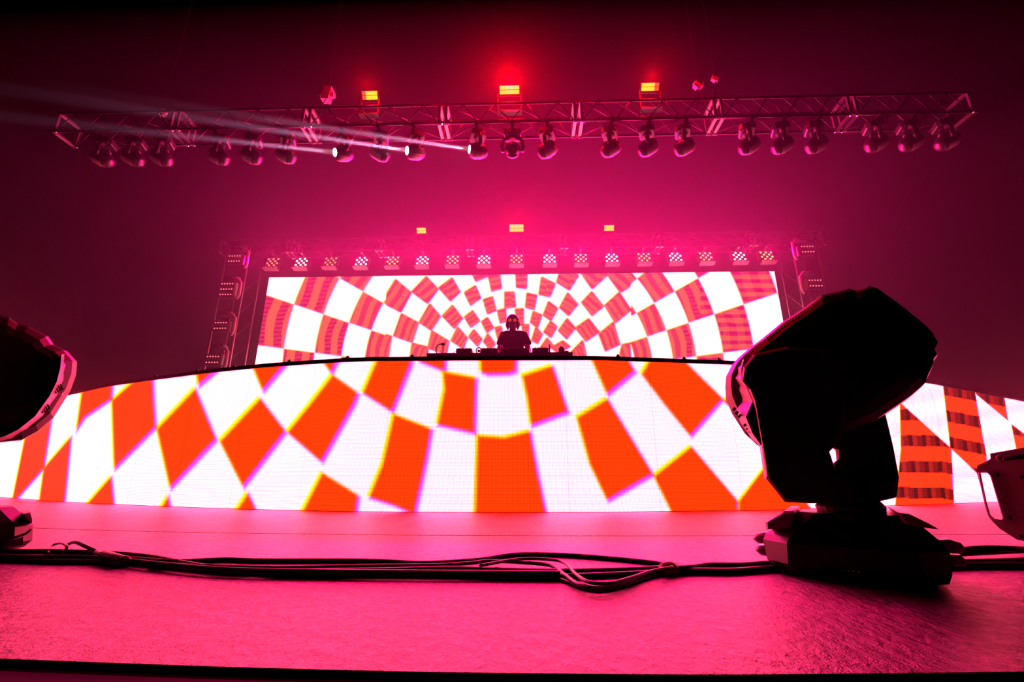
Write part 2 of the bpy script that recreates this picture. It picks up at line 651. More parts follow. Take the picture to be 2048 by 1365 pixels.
# rail along the top and its clamps
rl = MB()
rings = []
for s_ in np.linspace(0, arc[-1], 120):
    x_, y_, z_ = wallat(s_)
    e = wallat(min(s_ + .05, arc[-1])) - wallat(max(s_ - .05, 0))
    nv_ = Vector((-e[1], e[0], 0)).normalized()
    a = Vector((x_, y_, z_))
    rings.append([a - nv_ * .015 + Vector((0, 0, -.04)), a - nv_ * .015 + Vector((0, 0, .006)), a + nv_ * .10 + Vector((0, 0, .006)), a + nv_ * .10 + Vector((0, 0, -.04))])
rl.loft(rings)
rl.build('top_rail', M_SHELL, wall)
colx = topix(np.stack([plan[:, 0], plan[:, 1], plan[:, 2]], 1))[:, 0]
for px in (193, 242, 308, 391, 465, 576, 693, 823, 1237, 1370, 1440, 1905, 1960):
    s_ = float(np.interp(px, colx, arc))
    x_, y_, z_ = wallat(s_)
    b = MB().box((x_, y_ + .03, z_ + .012), (.035, .035, .03))
    b.ball((x_, y_ + .03, z_ + .03), .014, 8, 6)
    b.build('rail_clamp', M_BLACK, wall)

# ------------------------------------------------------------------ rear LED screen
YS = 10.0
TL, TR = atY(538, 558, YS), atY(1548, 540, YS)
ztop = (TL.z + TR.z) / 2
CEN = (1038.0, 760.0)
MAN = '''380,515 470,610 390,720 270,630;490,600 590,525 650,630 580,700;700,640 780,590 820,680 745,735;760,480 860,480 870,505 790,540;
880,480 975,480 990,600 920,620 905,540;1120,480 1200,480 1195,600 1125,590;1330,520 1430,570 1390,665 1310,650;1480,470 1590,470 1620,500 1550,610 1455,550;
1650,470 1860,470 1860,490 1740,600;855,700 920,680 945,780 885,805;1030,640 1095,640 1105,750 1030,760;1210,650 1280,665 1260,770 1200,755;
1385,720 1450,770 1400,860 1345,820;1540,650 1615,735 1545,820 1480,760;1735,640 1825,750 1740,820 1660,720;595,750 670,850 610,925 520,830;
410,740 490,835 420,940 330,880;760,795 810,870 745,915 700,840;970,790 1025,775 1030,870 990,880;1115,780 1170,775 1170,900 1140,900;
1260,800 1320,825 1290,920 1240,880;1400,880 1445,920 1400,1000 1350,960;1535,860 1595,930 1530,1010 1470,950;1710,860 1790,960 1690,1030 1610,930;
640,930 710,1010 680,1090 590,1030;430,960 560,1040 540,1140 400,1090;880,850 925,925 880,960 840,880;1170,910 1215,905 1210,1010 1180,980;
950,930 990,920 1000,990 970,1010;770,950 830,1020 800,1070 735,1000;885,985 940,1060 905,1100 855,1040;1280,930 1325,980 1290,1050 1250,1030;
1370,1020 1420,1080 1340,1110 1320,1090;1500,1040 1550,1080 1460,1130 1410,1090;1660,1040 1690,1180 1540,1160;270,1060 390,1090 380,1190 250,1190;
130,540 250,640 170,790 20,715;180,820 310,890 260,1040 120,990;-90,640 -40,650 10,720 -90,800;-20,970 90,1000 60,1190 -60,1190;
1870,490 1900,470 2080,470 2090,560 1970,630;1960,645 2050,780 1930,880 1850,745;1910,890 1960,1060 1850,1110 1800,980;1990,1070 2090,1050 2120,1190 1960,1190'''
MAN = [[(760 + float(a) / 4.096, 430 + float(b) / 4.096) for a, b in (q.split(',') for q in s.split())] for s in MAN.replace('\n', '').split(';')]


def rear_picture(px):
    dx, dy = px[:, 0] - CEN[0], CEN[1] - px[:, 1]
    r = np.hypot(dx, dy)
    def white(p, man_w):
        dx, dy = p[:, 0] - CEN[0], CEN[1] - p[:, 1]
        r = np.hypot(dx, dy) + 1e-6
        ang = np.degrees(np.arctan2(dy, np.abs(dx)))
        ka = (ang - 7.5) / 11.0 + 1
        jr = np.log(r / 474.0) / math.log(.869) + 1
        par = (np.floor(ka) + np.floor(jr)).astype(int) % 2
        orange = np.where(dx < 0, par == 1, par == 0)
        da = np.abs(ka - np.round(ka)) * math.radians(11) * r
        dr = np.abs(jr - np.round(jr)) * r * .14
        d = np.minimum(da, dr)
        sd = np.where(orange, d, -d)
        man = signed(p, MAN)
        usem = (p[:, 0] > 772) & (p[:, 0] < 1262)
        sd = np.where(usem, man + 3.0, sd)
        return 1 - sstep((sd + man_w) / (2 * man_w)), ka, jr
    wdt = 1.5
    g, ka, jr = white(px, wdt)
    b_, _, _ = white(px + 1.4, wdt)
    # stripes inside the coloured cells run along the rings
    cell = np.floor(jr) * 3.7 + np.floor(ka) * 1.9
    u = jr - np.floor(jr)
    band = np.sin(u * 13 + cell * 2.3 + .5 * np.sin(ka * 5))
    dk = sstep((band + .15) / .3)
    hl = (px[:, 1] * 0.12 + px[:, 0] * .01)
    line = (np.abs(px[:, 0] - CEN[0]) > 330) * (np.sin(hl * 6.28) > .2)
    dk = np.clip(dk * (.75 + .25 * line), 0, 1)
    right = px[:, 0] > 1400
    dk = np.where(right, np.clip(.45 * dk + .75 * (np.sin(px[:, 1] * .36) > .1), 0, 1), dk)
    salmon = np.array([1.0, .12, .07]); crim = np.array([.55, .002, .09])  # pink cast of the haze put into the cell colours
    base = salmon[None] * (1 - dk[:, None]) + crim[None] * dk[:, None]
    c = np.empty((len(px), 3))
    b2, g2 = b_ ** 2.0, g ** 1.3
    mg = np.maximum(b2, g2)
    c[:, 0] = base[:, 0] * (1 - mg) + 6.0 * mg * (1 - .6 * np.clip(b2 - g2, 0, 1))
    c[:, 1] = base[:, 1] * (1 - g2) + 1.1 * g2
    c[:, 2] = base[:, 2] * (1 - b2) + 1.6 * b2
    return c


scr = empty('led_screen', (0, YS, 1.4), 'rectangular rear LED screen with a radiating red and white checked tunnel', 'LED screen')
nu, nv = 560, 200
X = np.linspace(TL.x, TR.x, nu)
Z = np.linspace(1.4, ztop, nv)
P = np.zeros((nu, nv, 3)); P[:, :, 0] = X[:, None]; P[:, :, 1] = YS; P[:, :, 2] = Z[None]
pxs = topix(P.reshape(-1, 3))
led_sheet('screen_face', P, nu, nv, np.stack([P[:, :, 0].ravel(), P[:, :, 2].ravel()], 1), rear_picture(pxs), M_LEDREAR, scr, np.array([0, .08, 0]))
fr_ = MB()
fr_.box(((TL.x + TR.x) / 2, YS + .12, ztop - .02), (TR.x - TL.x, .06, .06)).box((TL.x + .05, YS + .12, 3.2), (.06, .06, 3.4)).box((TR.x - .05, YS + .12, 3.2), (.06, .06, 3.4))
fr_.build('rear_frame', M_BLACK, scr)
for k in range(2):
    x_ = TL.x + .6 + k * (TR.x - TL.x - 1.2)
    MB().box((x_, YS + .2, .7), (.1, .1, 1.4)).box((x_, YS + .2, .02), (.7, .7, .04)).build('support_leg', M_BLACK, scr)


# ------------------------------------------------------------------ trusses
def truss_segment(name, x0, x1, y0, z0, d, h, mt, mt_end, parent, rc=.022):
    m_ = MB()
    for y, z in ((y0, z0), (y0 + d, z0), (y0, z0 + h), (y0 + d, z0 + h)):
        m_.tube([(x0, y, z), (x1, y, z)], rc, 8)
    n = max(2, int(round((x1 - x0) / (d * 1.5))))
    for i in range(n):
        a, b_ = x0 + .06 + (x1 - x0 - .12) * i / n, x0 + .06 + (x1 - x0 - .12) * (i + 1) / n
        mid = (a + b_) / 2
        for y in (y0, y0 + d):
            m_.tube([(a, y, z0), (mid, y, z0 + h)], rc * .42, 5)
            m_.tube([(mid, y, z0 + h), (b_, y, z0)], rc * .42, 5)
        m_.tube([(a, y0, z0), (b_, y0 + d, z0)] if i % 2 else [(a, y0 + d, z0), (b_, y0, z0)], rc * .42, 5)
        m_.tube([(a, y0, z0 + h), (b_, y0 + d, z0 + h)], rc * .42, 5)
    o = m_.build(name, mt, parent, True)
    for xe in (x0 + .05, x1 - .05):
        e = MB()
        e.box((xe, y0 + d / 2, z0), (.05, d, .035)).box((xe, y0 + d / 2, z0 + h), (.05, d, .035))
        e.box((xe, y0, z0 + h / 2), (.035, .035, h)).box((xe, y0 + d, z0 + h / 2), (.035, .035, h))
        e.build('end_frame', mt_end, o)
        for yy in (y0, y0 + d):
            e = MB().lathe((xe + .02, yy, z0), (1, 0, 0), ((-.05, rc * .8), (-.03, rc * 1.5), (.03, rc * 1.5), (.05, rc * .8)), 8)
            e.build('coupler', M_CHROME, o)
    return o


# front truss
YF, ZF, DF, HF = 6.0, 5.72, .36, .36
ftr = empty('lighting_truss', (0, YF, ZF), 'near box truss high over the stage carrying a row of moving heads', 'truss')
JX = [atY(px, 240, YF).x for px in (110, 350, 612, 885, 1157, 1440, 1712, 1960)]
for a, b_ in zip(JX[:-1], JX[1:]):
    truss_segment('truss_segment', a + .004, b_ - .004, YF, ZF, DF, HF, M_DARKALU, M_ALU, ftr)

# rear truss
YR = 9.55
zR = z_for_row(0, YR, 497)
rtr = empty('lighting_truss', (0, YR, zR), 'far box truss above the rear screen carrying square blinder lights', 'truss')
JR = [atY(px, 497, YR).x for px in (436, 578, 757, 938, 1127, 1318, 1507, 1656)]
for a, b_ in zip(JR[:-1], JR[1:]):
    truss_segment('truss_segment', a + .004, b_ - .004, YR, zR, .33, .33, M_DARKALU, M_ALU, rtr, .02)


# ------------------------------------------------------------------ hanging moving heads
def head_proto(lit):
    t = empty('moving_head_light', (0, 0, 0), '', 'stage light', 'moving heads hung under the near truss')
    # origin: underside of the truss; everything hangs below
    b = MB().cbox((0, 0, -.055), (.27, .24, .11), .16)
    b.build('base', M_SHELL, t)
    MB().box((0, 0, .0235), (.05, .45, .051)).build('mount_bar', M_DARKALU, t)
    for s in (-1, 1):
        a = MB()
        pts = [(s * .05, 0, -.12), (s * .13, 0, -.135), (s * .165, 0, -.19), (s * .168, 0, -.30), (s * .155, 0, -.37)]
        a.tube(pts, [.03, .034, .03, .034, .028], 8)
        a.build('yoke_arm', M_SHELL, t, True)
    MB().lathe((0, 0, -.105), (0, 0, -1), ((0, .07), (.03, .07), (.035, .05)), 16).build('pan_bearing', M_BLACK, t)
    # head: axis points along local -Y, the pan and tilt turn it
    h = MB().lathe((0, .17, -.335), (0, -1, 0), ((0, .05), (.02, .085), (.07, .115), (.15, .128), (.22, .118), (.28, .09), (.30, .08)), 18)
    hd = h.build('head', M_SHELL, t, True)
    bt = MB().lathe((0, .155, -.335), (0, -1, 0), ((-.012, .04), (.0, .07), (.012, .088)), 14)
    bt.build('rear_cap', M_LITSHELL, hd, True)
    MB().lathe((0, -.125, -.335), (0, -1, 0), ((0, .066), (.012, .064), (.014, .05)), 18).build('lens', M_BEAMLENS if lit else M_GLASSY, hd)
    # paler belly patch: screen light on the underside put into the colour
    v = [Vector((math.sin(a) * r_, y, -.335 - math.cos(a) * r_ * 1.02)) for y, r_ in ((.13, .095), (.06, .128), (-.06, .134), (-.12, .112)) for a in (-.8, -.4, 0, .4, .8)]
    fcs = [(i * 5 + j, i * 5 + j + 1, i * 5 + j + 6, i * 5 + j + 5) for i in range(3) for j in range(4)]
    cv = MB().add(v, fcs).build('lit_belly', M_LITSHELL, hd, True)
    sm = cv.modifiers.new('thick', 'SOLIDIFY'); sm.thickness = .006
    return t


HX = [210, 270, 327, 440, 505, 573, 687, 760, 830, 955, 1025, 1095, 1222, 1297, 1370, 1500, 1567, 1636, 1757, 1827, 1900]
protos = {False: None, True: None}
BAYS = ['outermost left', 'second from left', 'third from left', 'middle', 'third from right', 'second from right', 'outermost right']
for i, px in enumerate(HX):
    lit = i in (6, 8, 9)
    if protos[lit] is None:
        o = protos[lit] = head_proto(lit)
    else:
        o = copy_tree(protos[lit])
    X_ = atY(px, 298, YF + DF / 2).x
    o.location = (X_, YF + DF / 2, ZF - .048)
    pan = {0: 0}.get(i - 10, 72 if i > 10 else -72)
    if i == 10:
        pan = 0
    if lit:
        pan = -100
    o.rotation_euler = (0, 0, R(pan))
    place = ('left', 'middle', 'right')[i % 3]
    what = 'moving head firing a beam, ' if lit else 'unlit moving head, '
    o['label'] = what + '%s of the %s trio under near truss' % (place, BAYS[i // 3])
    # tilt the heads about the yoke: turn head child meshes about their bearing
    for c in kids(o):
        if c.name.startswith('mount_bar'):
            c.rotation_euler = (0, 0, -R(pan))
        if c.name.startswith('head'):
            tl = 8 if lit else (-28 if i != 10 else 35)
            piv = Vector((0, 0, -.335))
            rm = Matrix.Rotation(R(tl), 4, 'X')
            c.location = piv - (rm.to_3x3() @ piv)
            c.rotation_euler = (R(tl), 0, 0)
added_smoke = hm.copy()
added_smoke.name = 'added smoke for the beam'
added_smoke.node_tree.nodes['Volume Scatter'].inputs['Density'].default_value = 0.16
HEADS = [o for o in COL.objects if o.parent is None and o.name.startswith('moving_head_light')]
beams = [(9, (941, 284), (586, 229), 5.25), (8, (816, 289), (500, 238), 4.95), (6, (671, 293), (400, 261), 5.0)]
for i, a, b_, Y2 in beams:
    A = atY(a[0], a[1], YF + .17)
    B = atY(b_[0], b_[1], Y2)
    d = (B - A).normalized()
    hd_ = min(HEADS, key=lambda o: abs(o.location.x - atY(HX[i], 298, YF + DF / 2).x))
    pan_ = math.atan2(d.x, -d.y)
    hd_.rotation_euler = (0, 0, pan_)
    el_ = math.asin(d.z)
    for c in kids(hd_):
        if c.name.startswith('mount_bar'):
            c.rotation_euler = (0, 0, -pan_)
        if c.name.startswith('head'):
            rm = Matrix.Rotation(-el_, 4, 'X')
            piv = Vector((0, 0, -.335))
            c.location = piv - (rm.to_3x3() @ piv)
            c.rotation_euler = (-el_, 0, 0)
    A = hd_.location + Vector((0, 0, -.335)) + d * .155
    l = lamp('SPOT', 'beam_light', A, (.85, .50, 1.0), BEAM_W * {9: 1.0, 8: 1.0, 6: .5}[i], None, spot_size=R(2.2), spot_blend=.4, shadow_soft_size=.025)
    aim(l, d)
    cone = MB().lathe(A + d * .01, d, ((0, .045), (1.2, .06), (3.0, .095), (5.2, .14)), 20).build('added_beam_smoke', M_MATTE)  # cone of denser smoke added so the beam shows
    wm = added_smoke.copy()
    wt_ = wm.node_tree
    ge = wt_.nodes.new('ShaderNodeNewGeometry')
    ds = wt_.nodes.new('ShaderNodeVectorMath'); ds.operation = 'DISTANCE'
    ds.inputs[1].default_value = A
    wt_.links.new(ge.outputs['Position'], ds.inputs[0])
    pw = wt_.nodes.new('ShaderNodeMath'); pw.operation = 'POWER'      # added smoke thins with distance so the beam fades
    pw.inputs[0].default_value = 0.40
    wt_.links.new(ds.outputs['Value'], pw.inputs[1])
    ml = wt_.nodes.new('ShaderNodeMath'); ml.operation = 'MULTIPLY'
    wt_.links.new(pw.outputs[0], ml.inputs[0]); ml.inputs[1].default_value = 0.45
    wt_.links.new(ml.outputs[0], wt_.nodes['Volume Scatter'].inputs['Density'])
    cone.data.materials[0] = wm
    tag(cone, 'added smoke cone showing the white beam of the %s lit moving head' % {9: 'rightmost', 8: 'middle', 6: 'leftmost'}[i], 'smoke', kind='stuff')


# ------------------------------------------------------------------ square blinders on the rear truss
def blinder_proto(kind):
    t = empty('matrix_blinder', (0, 0, 0), '', 'stage light', 'square blinder lights under the far truss')
    MB().cbox((0, .06, 0), (.30, .12, .30), .06).build('housing', M_SHELL, t)
    MB().box((0, .0, -.165), (.33, .13, .014)).build('lower_flap', M_LITSHELL, t)
    y = MB().tube([(-.17, .06, 0), (-.175, .06, .17), (-.12, .06, .21), (.12, .06, .21), (.175, .06, .17), (.17, .06, 0)], .009, 6)
    y.build('yoke', M_ALU, t)
    MB().prism([(-.025, .08, .205), (-.025, .08, .235), (-.025, -.055, .235), (-.025, -.055, .30), (-.025, -.105, .30), (-.025, -.105, .205)], (.05, 0, 0)).build('clamp', M_ALU, t)
    for s in (-1, 1):
        MB().ball((s * .175, .06, 0), .016, 8, 6).build('knob', M_ALU, t)
    rows = (3, 2, 3, 2, 3) if kind != 'white' else (2, 3, 2, 3, 2)
    mt = {'amber': M_AMBER, 'red': M_REDLAMP, 'white': M_WHITEL}[kind]
    for q, n in enumerate(rows):
        for j in range(n):
            x = (j - (n - 1) / 2) * .115
            z = (2 - q) * .062
            MB().lathe((x, 0, z), (0, -1, 0), ((-.005, .026), (.006, .024), (.014, .012)), 10).build('lamp_lens', mt, t)
    return t


BX = [545, 603, 661, 723, 785, 845, 905, 968, 1033, 1099, 1162, 1224, 1289, 1352, 1413, 1480, 1536]
BY = np.linspace(529, 516, 17)
bp_ = {}
YB = YR + .02
for i, px in enumerate(BX):
    kind = 'white' if i % 2 else ('red' if i in (0, 2) else 'amber')
    if i == 1: kind = 'white'
    if kind not in bp_:
        o = bp_[kind] = blinder_proto(kind)
    else:
        o = copy_tree(bp_[kind])
    p = atY(px, 523, YB)
    z = zR - .285
    o.location = (p.x, YB, z)
    o.rotation_euler = (R(-14), 0, 0)
    o['label'] = 'square blinder with %s lamps, %s from the left under the far truss' % ({'white': 'twelve pinkish white', 'amber': 'thirteen amber', 'red': 'thirteen orange red'}[kind], ORD[i])
    wl = lamp('SPOT', 'wash_light', (p.x, YB - .06, z), WASH_COL, WASH_W * (0.14 + .86 * math.exp(-((px - 1090) / 380.0) ** 2)), None, shadow_soft_size=.1, spot_size=R(150), spot_blend=.5)
    aim(wl, (0, -1, -.05))


# ------------------------------------------------------------------ strobes on the trusses
def strobe(px, py, Y, wpx, hpx, zfoot, label, power, glow, mats):
    c = atY(px, py, Y)
    sc = (c - CAM).dot(Fw) / FPX
    W, H = wpx * sc, hpx * sc * 1.1
    t = empty('strobe_light', (c.x, Y, zfoot), label, 'strobe light', glow)
    tilt = Matrix.Rotation(R(38), 3, 'X')
    m_ = MB()
    m_.box(c + Vector((0, .05, .03)), (W * 1.12, .09, H * 1.25), tilt)
    m_.build('housing', M_BLACK, t)
    n = len(mats)
    for r_ in range(2):
        for k in range(n):
            x = (k + .5) / n - .5
            off = tilt @ Vector((x * W, 0, (.5 - r_) * H * .52))
            MB().box(c + off + Vector((0, -.012, 0)), (W / n * .96, .02, H * .43), tilt).build('lamp_cell', mats[k], t)
    m_ = MB()
    for s in (-1, 1):
        m_.box((c.x + s * W * .6, Y + .05, (c.z + zfoot) / 2), (.02, .05, c.z - zfoot))
    m_.box((c.x, Y + .05, zfoot + .012), (W * 1.25, .12, .02))
    m_.build('bracket', M_DARKALU, t)
    lamp('POINT', 'strobe_glow', c + Vector((0, -.16, .05)), (1.0, 0.0, 0.005), power, None, shadow_soft_size=.05)


zt = ZF + HF + .022
Yst = YF + .18
g1, g2 = 'strobes above the near truss', 'small strobes above the far truss'
MY, MR = M_STROBE, M_STROBER
strobe(740, 192, Yst, 30, 14, zt, 'amber and red strobe panel left of centre above the near truss', STROBE_W * .35, g1, [MR, MY, MY, MY])
strobe(1019, 181, Yst, 39, 14, zt, 'bright yellow strobe panel with a strong red glow, centre above the near truss', STROBE_W * 2.2, g1, [MY, MY, MY, MY])
strobe(1300, 175, Yst, 34, 13, zt, 'amber and red strobe panel right of centre above the near truss', STROBE_W * .45, g1, [MY, MY, MY, MR])
ztr = zR + .33 + .02
strobe(843, 462, YR + .16, 18, 10, ztr, 'small yellow strobe left of centre above the far truss', 2.0, g2, [MY, MY])
strobe(1033, 457, YR + .16, 28, 13, ztr, 'widest yellow strobe in the centre above the far truss', STROBE_W * .9, g2, [MY, MY, MY])
strobe(1218, 457, YR + .16, 19, 10, ztr, 'small yellow strobe right of centre above the far truss', 2.0, g2, [MY, MY])


# ------------------------------------------------------------------ hoists above the near truss
def hoist(px, py, label, s=1.0, rz=0.0):
    c = atY(px, py, YF + .15)
    t = empty('chain_hoist', (c.x, c.y, c.z - .15), label, 'chain hoist', 'chain hoists above the near truss')
    rot = Matrix.Rotation(rz, 3, 'Y')
    MB().box(c, (.13 * s, .13 * s, .26 * s), rot).lathe(c, rot @ Vector((1, 0, 0)), ((-.12 * s, .05), (.12 * s, .05)), 12).build('motor_body', M_LITSHELL, t)
    MB().tube([c + Vector((0, 0, .06)), Vector((c.x, c.y, 10.5))], .004, 5).build('lift_chain', M_MATTE, t)
    MB().tube([Vector((c.x, YF, ZF + HF + .02)), c + Vector((0, 0, -.05)), Vector((c.x, YF + DF, ZF + HF + .02))], .008, 5).build('hook_sling', M_DARKALU, t)


hoist(655, 190, 'chain hoist left above the near truss, catching violet light', 1.0, R(8))
hoist(1396, 170, 'chain hoist right above the near truss, squat and pink lit', .6, R(50))
hoist(1430, 157, 'small chain hoist highest at the right above the near truss', .45, R(20))
hoist(325, 226, 'chain hoist at the far left above the near truss', .5, R(-40))


# ------------------------------------------------------------------ side towers with pixel bars
def tower(xl, xr, Y, top, label):
    t = empty('truss_tower', ((xl + xr) / 2, Y, 0), label, 'truss tower', 'upright truss towers beside the rear screen')
    D = xr - xl
    for x in (xl, xr):
        for y in (Y, Y + D):
            MB().tube([(x, y, 0.03), (x, y, top)], .02, 6).build('chord', M_ALU, t, True)
    m_ = MB()
    n = int(top / D)
    for i in range(n):
        z0, z1 = .03 + i * (top - .03) / n, .03 + (i + 1) * (top - .03) / n
        for y in (Y + D,):
            m_.tube([(xl, y, z0), (xr, y, z1)], .008, 5)
        for x in (xl, xr):
            m_.tube([(x, Y, z0), (x, Y + D, z1)], .008, 5)
    m_.build('lacing', M_DARKALU, t)
    MB().box(((xl + xr) / 2, Y + D / 2, .015), (D + .5, D + .5, .03)).build('base_plate', M_BLACK, t)
    return t


YT = 9.3
lx0, lx1 = atY(436, 600, YT).x, atY(482, 600, YT).x
rx0, rx1 = atY(1605, 600, YT).x, atY(1656, 600, YT).x
ttop = zR - .018
tower(lx0, lx1, YT, ttop, 'slim truss tower left of the rear screen with pixel lamps')
tower(rx0, rx1, YT, ttop, 'slim truss tower right of the rear screen with pixel lamps')


def pixelbar(px, py, rows, label, grp, arm=1):
    c = atY(px, py, YT - .25)
    t = empty('pixel_head', (c.x, c.y, c.z), label, 'stage light', grp)
    MB().cbox(c + Vector((0, .08, 0)), (.34, .12, .12 * rows), .1).build('body', M_SHELL, t)
    for r_ in range(rows):
        for k in range(5):
            p = c + Vector(((k - 2) * .058, .015, ((rows - 1) / 2 - r_) * .125))
            MB().lathe(p, (0, -1, 0), ((0, .012), (.008, .012), (.012, .006)), 8).build('pixel_lamp', M_REDDOT, t)
    s = arm
    MB().tube([c + Vector((s * .02, .1, .30)), c + Vector((s * .16, .1, .27)), c + Vector((s * .235, .1, .19)), c + Vector((s * .235, .1, -.1)), c + Vector((s * .2, .1, -.2))], [.03, .035, .035, .04, .03], 7).build('yoke_arm', M_LITSHELL, t, True)
    MB().box(c + Vector((0, .16, .30)), (.26, .16, .08)).build('base', M_SHELL, t)


gl, gr = 'pixel heads on the left tower', 'pixel heads on the right tower'
pixelbar(468, 517, 2, 'two-row red pixel head at the top of the left tower', gl)
pixelbar(452, 578, 3, 'three-row red pixel head, second from the top of the left tower', gl)
pixelbar(440, 651, 2, 'two-row red pixel head, third from the top of the left tower', gl)
pixelbar(424, 719, 2, 'lowest red pixel head of the left tower, just over the LED wall', gl)
pixelbar(1616, 498, 2, 'upper red pixel head on the right tower', gr, -1)
pixelbar(1632, 566, 2, 'lower red pixel head on the right tower', gr, -1)

# ------------------------------------------------------------------ riser, table, gear and the performer
xc = atY(1026, 700, 6.5).x
MB().cbox((xc, 7.0, .575), (4.6, 3.0, 1.15), .02).build('stage_riser', M_MATTE)
tag(bpy.data.objects['stage_riser'], 'black riser behind the LED wall that the performer stands on', 'riser')
zt_ = z_for_row(xc, 6.2, 712)
t = empty('dj_table', (xc, 6.4, 1.15), 'dark wide DJ table behind the LED wall holding the decks', 'table')
xt = xc - .17
MB().box((xt, 6.4, zt_ - .03), (1.98, .75, .06)).build('table_top', M_GEAR, t)
for sx in (-1, 1):
    for sy in (-1, 1):
        MB().box((xt + sx * .92, 6.4 + sy * .32, (1.15 + zt_ - .06) / 2), (.05, .05, zt_ - .06 - 1.15)).build('leg', M_BLACK, t)


def player(px0, px1, label, top=.085):
    a, b_ = atY(px0, 705, 6.3), atY(px1, 705, 6.3)
    w_ = b_.x - a.x
    c = Vector(((a.x + b_.x) / 2, 6.3, zt_))
    t = empty('media_player', c, label, 'DJ deck', 'DJ decks on the table')
    MB().cbox(c + Vector((0, 0, top / 2)), (w_, .4, top), .05).build('casing', M_GEAR, t)
    MB().lathe(c + Vector((0, -.03, top)), (0, 0, 1), ((0, .1), (.012, .1), (.016, .09)), 24).build('jog_wheel', M_SHELL, t)
    MB().box(c + Vector((0, .16, top + .03)), (w_ * .7, .02, .06), Matrix.Rotation(R(-30), 3, 'X')).build('display', M_GLASSY, t)
    for k in range(4):
        MB().lathe(c + Vector(((k - 1.5) * w_ * .2, -.165, top)), (0, 0, 1), ((0, .012), (.014, .011)), 10).build('button', M_PALE, t)


player(916, 947, 'first media player at the left end of the table')
player(963, 997, 'media player just left of the performer')
player(1064, 1096, 'media player just right of the performer')
c = Vector(((atY(1031, 705, 6.3)).x, 6.28, zt_))
t = empty('audio_mixer', c, 'wide audio mixer on the table in front of the performer', 'mixer')
MB().cbox(c + Vector((0, 0, .04)), (.38, .4, .08), .05).build('casing', M_GEAR, t)
for k in range(6):
    for j in range(3):
        MB().lathe(c + Vector(((k - 2.5) * .055, .12 - j * .09, .08)), (0, 0, 1), ((0, .012), (.02, .009)), 8).build('knob', M_SHELL, t)
# headphones standing at the left end
c = Vector((atY(881, 700, 6.2).x, 6.2, zt_))
t = empty('headphones', c, 'headphones standing upright at the left end of the DJ table', 'headphones')
q = lambda px, py: atY(px, py, 6.2)
MB().tube([q(875, 711), q(872, 703), q(872, 696), q(875, 691), q(880, 689), q(886, 689)], .008, 7).build('headband', M_BLACK, t, True)
MB().tube([q(886, 690), q(886.5, 700), q(885, 711)], .007, 7).build('stand_arm', M_BLACK, t, True)
MB().ball(q(886, 689), .03, 12, 8, (1.2, .8, .75)).build('ear_cup', M_BLACK, t, True)
for k, p in enumerate([(957.5, 703)]):
    c = atY(p[0], 700, 6.1)
    c.z = zt_ + .05
    tt = empty('ring_headphones', (c.x, c.y, zt_), 'pale round headphones lying between the two left media players', 'headphones')
    MB().tube([c + Vector((math.cos(a) * .035, 0, math.sin(a) * .042)) for a in [2 * math.pi * j / 16 for j in range(16)]], .009, 6, True).build('ear_pad', M_PALE, tt, True)
    MB().lathe(c + Vector((0, .01, 0)), (0, 1, 0), ((0, .02), (.015, .018)), 12).build('ear_cup', M_GEAR, tt)
    MB().tube([c + Vector((.0, .03, -.04)), c + Vector((.04, .06, -.045)), c + Vector((.06, .12, -.045))], .006, 6).build('headband', M_BLACK, tt)
c = Vector((atY(1123, 700, 6.2).x, 6.2, zt_))
t = empty('drink_can', c, 'round dark cup at the right end of the DJ table', 'cup')
MB().lathe(c, (0, 0, 1), ((0, .036), (.01, .042), (.10, .045), (.115, .034)), 18).build('body', M_BLACK, t, True)
MB().lathe(c + Vector((0, 0, .113)), (0, 0, 1), ((0, .035), (.008, .03)), 16).build('lid', M_SHELL, t)
c = Vector((atY(1133, 700, 6.2).x, 6.2, zt_))
tag(MB().cbox(c + Vector((0, 0, .03)), (.055, .055, .06), .12).build('small_box', M_BLACK), 'small dark box right of the cup on the DJ table', 'box')
for px, nm in ((1099, 'right'), (1003, 'left')):
    c = Vector((atY(px, 700, 6.1).x, 6.1, zt_))
    t = empty('antenna', c, 'short upright antenna %s of the performer on the DJ table' % nm, 'antenna', 'antennas on the table')
    MB().lathe(c, (0, 0, 1), ((0, .02), (.02, .018), (.03, .009)), 10).build('base', M_BLACK, t)
    MB().tube([c + Vector((0, 0, .02)), c + Vector((0, 0, .13))], .01, 8).build('rod', M_BLACK, t, True)
tag(MB().tube([atY(x, y, 6.1) for x, y in ((905, 711), (908, 705), (913, 702), (919, 704), (922, 711))], .004, 6).build('patch_cable', M_CABLE, None, True), 'thin looped cable beside the leftmost media player', 'cable')


# performer
def skinmesh(name, verts, radii, es, mt, parent, root=0, sub=2):
    off = parent_loc(parent)
    me = bpy.data.meshes.new(name)
    me.from_pydata([Vector(v) - off for v in verts], es, [])
    me.materials.append(mt)
    o = bpy.data.objects.new(name, me)
    COL.objects.link(o)
    o.parent = parent
    sk = o.modifiers.new('skin', 'SKIN')
    sk.use_smooth_shade = True
    lay = me.skin_vertices[0] if len(me.skin_vertices) else None
    if lay is None:
        bpy.context.view_layer.objects.active = o
        bpy.ops.mesh.customdata_skin_add()
        lay = me.skin_vertices[0]
    for i, r_ in enumerate(radii):
        lay.data[i].radius = r_ if isinstance(r_, tuple) else (r_, r_)
    lay.data[root].use_root = True
    ss = o.modifiers.new('sub', 'SUBSURF')
    ss.levels = sub
    ss.render_levels = sub
    return o


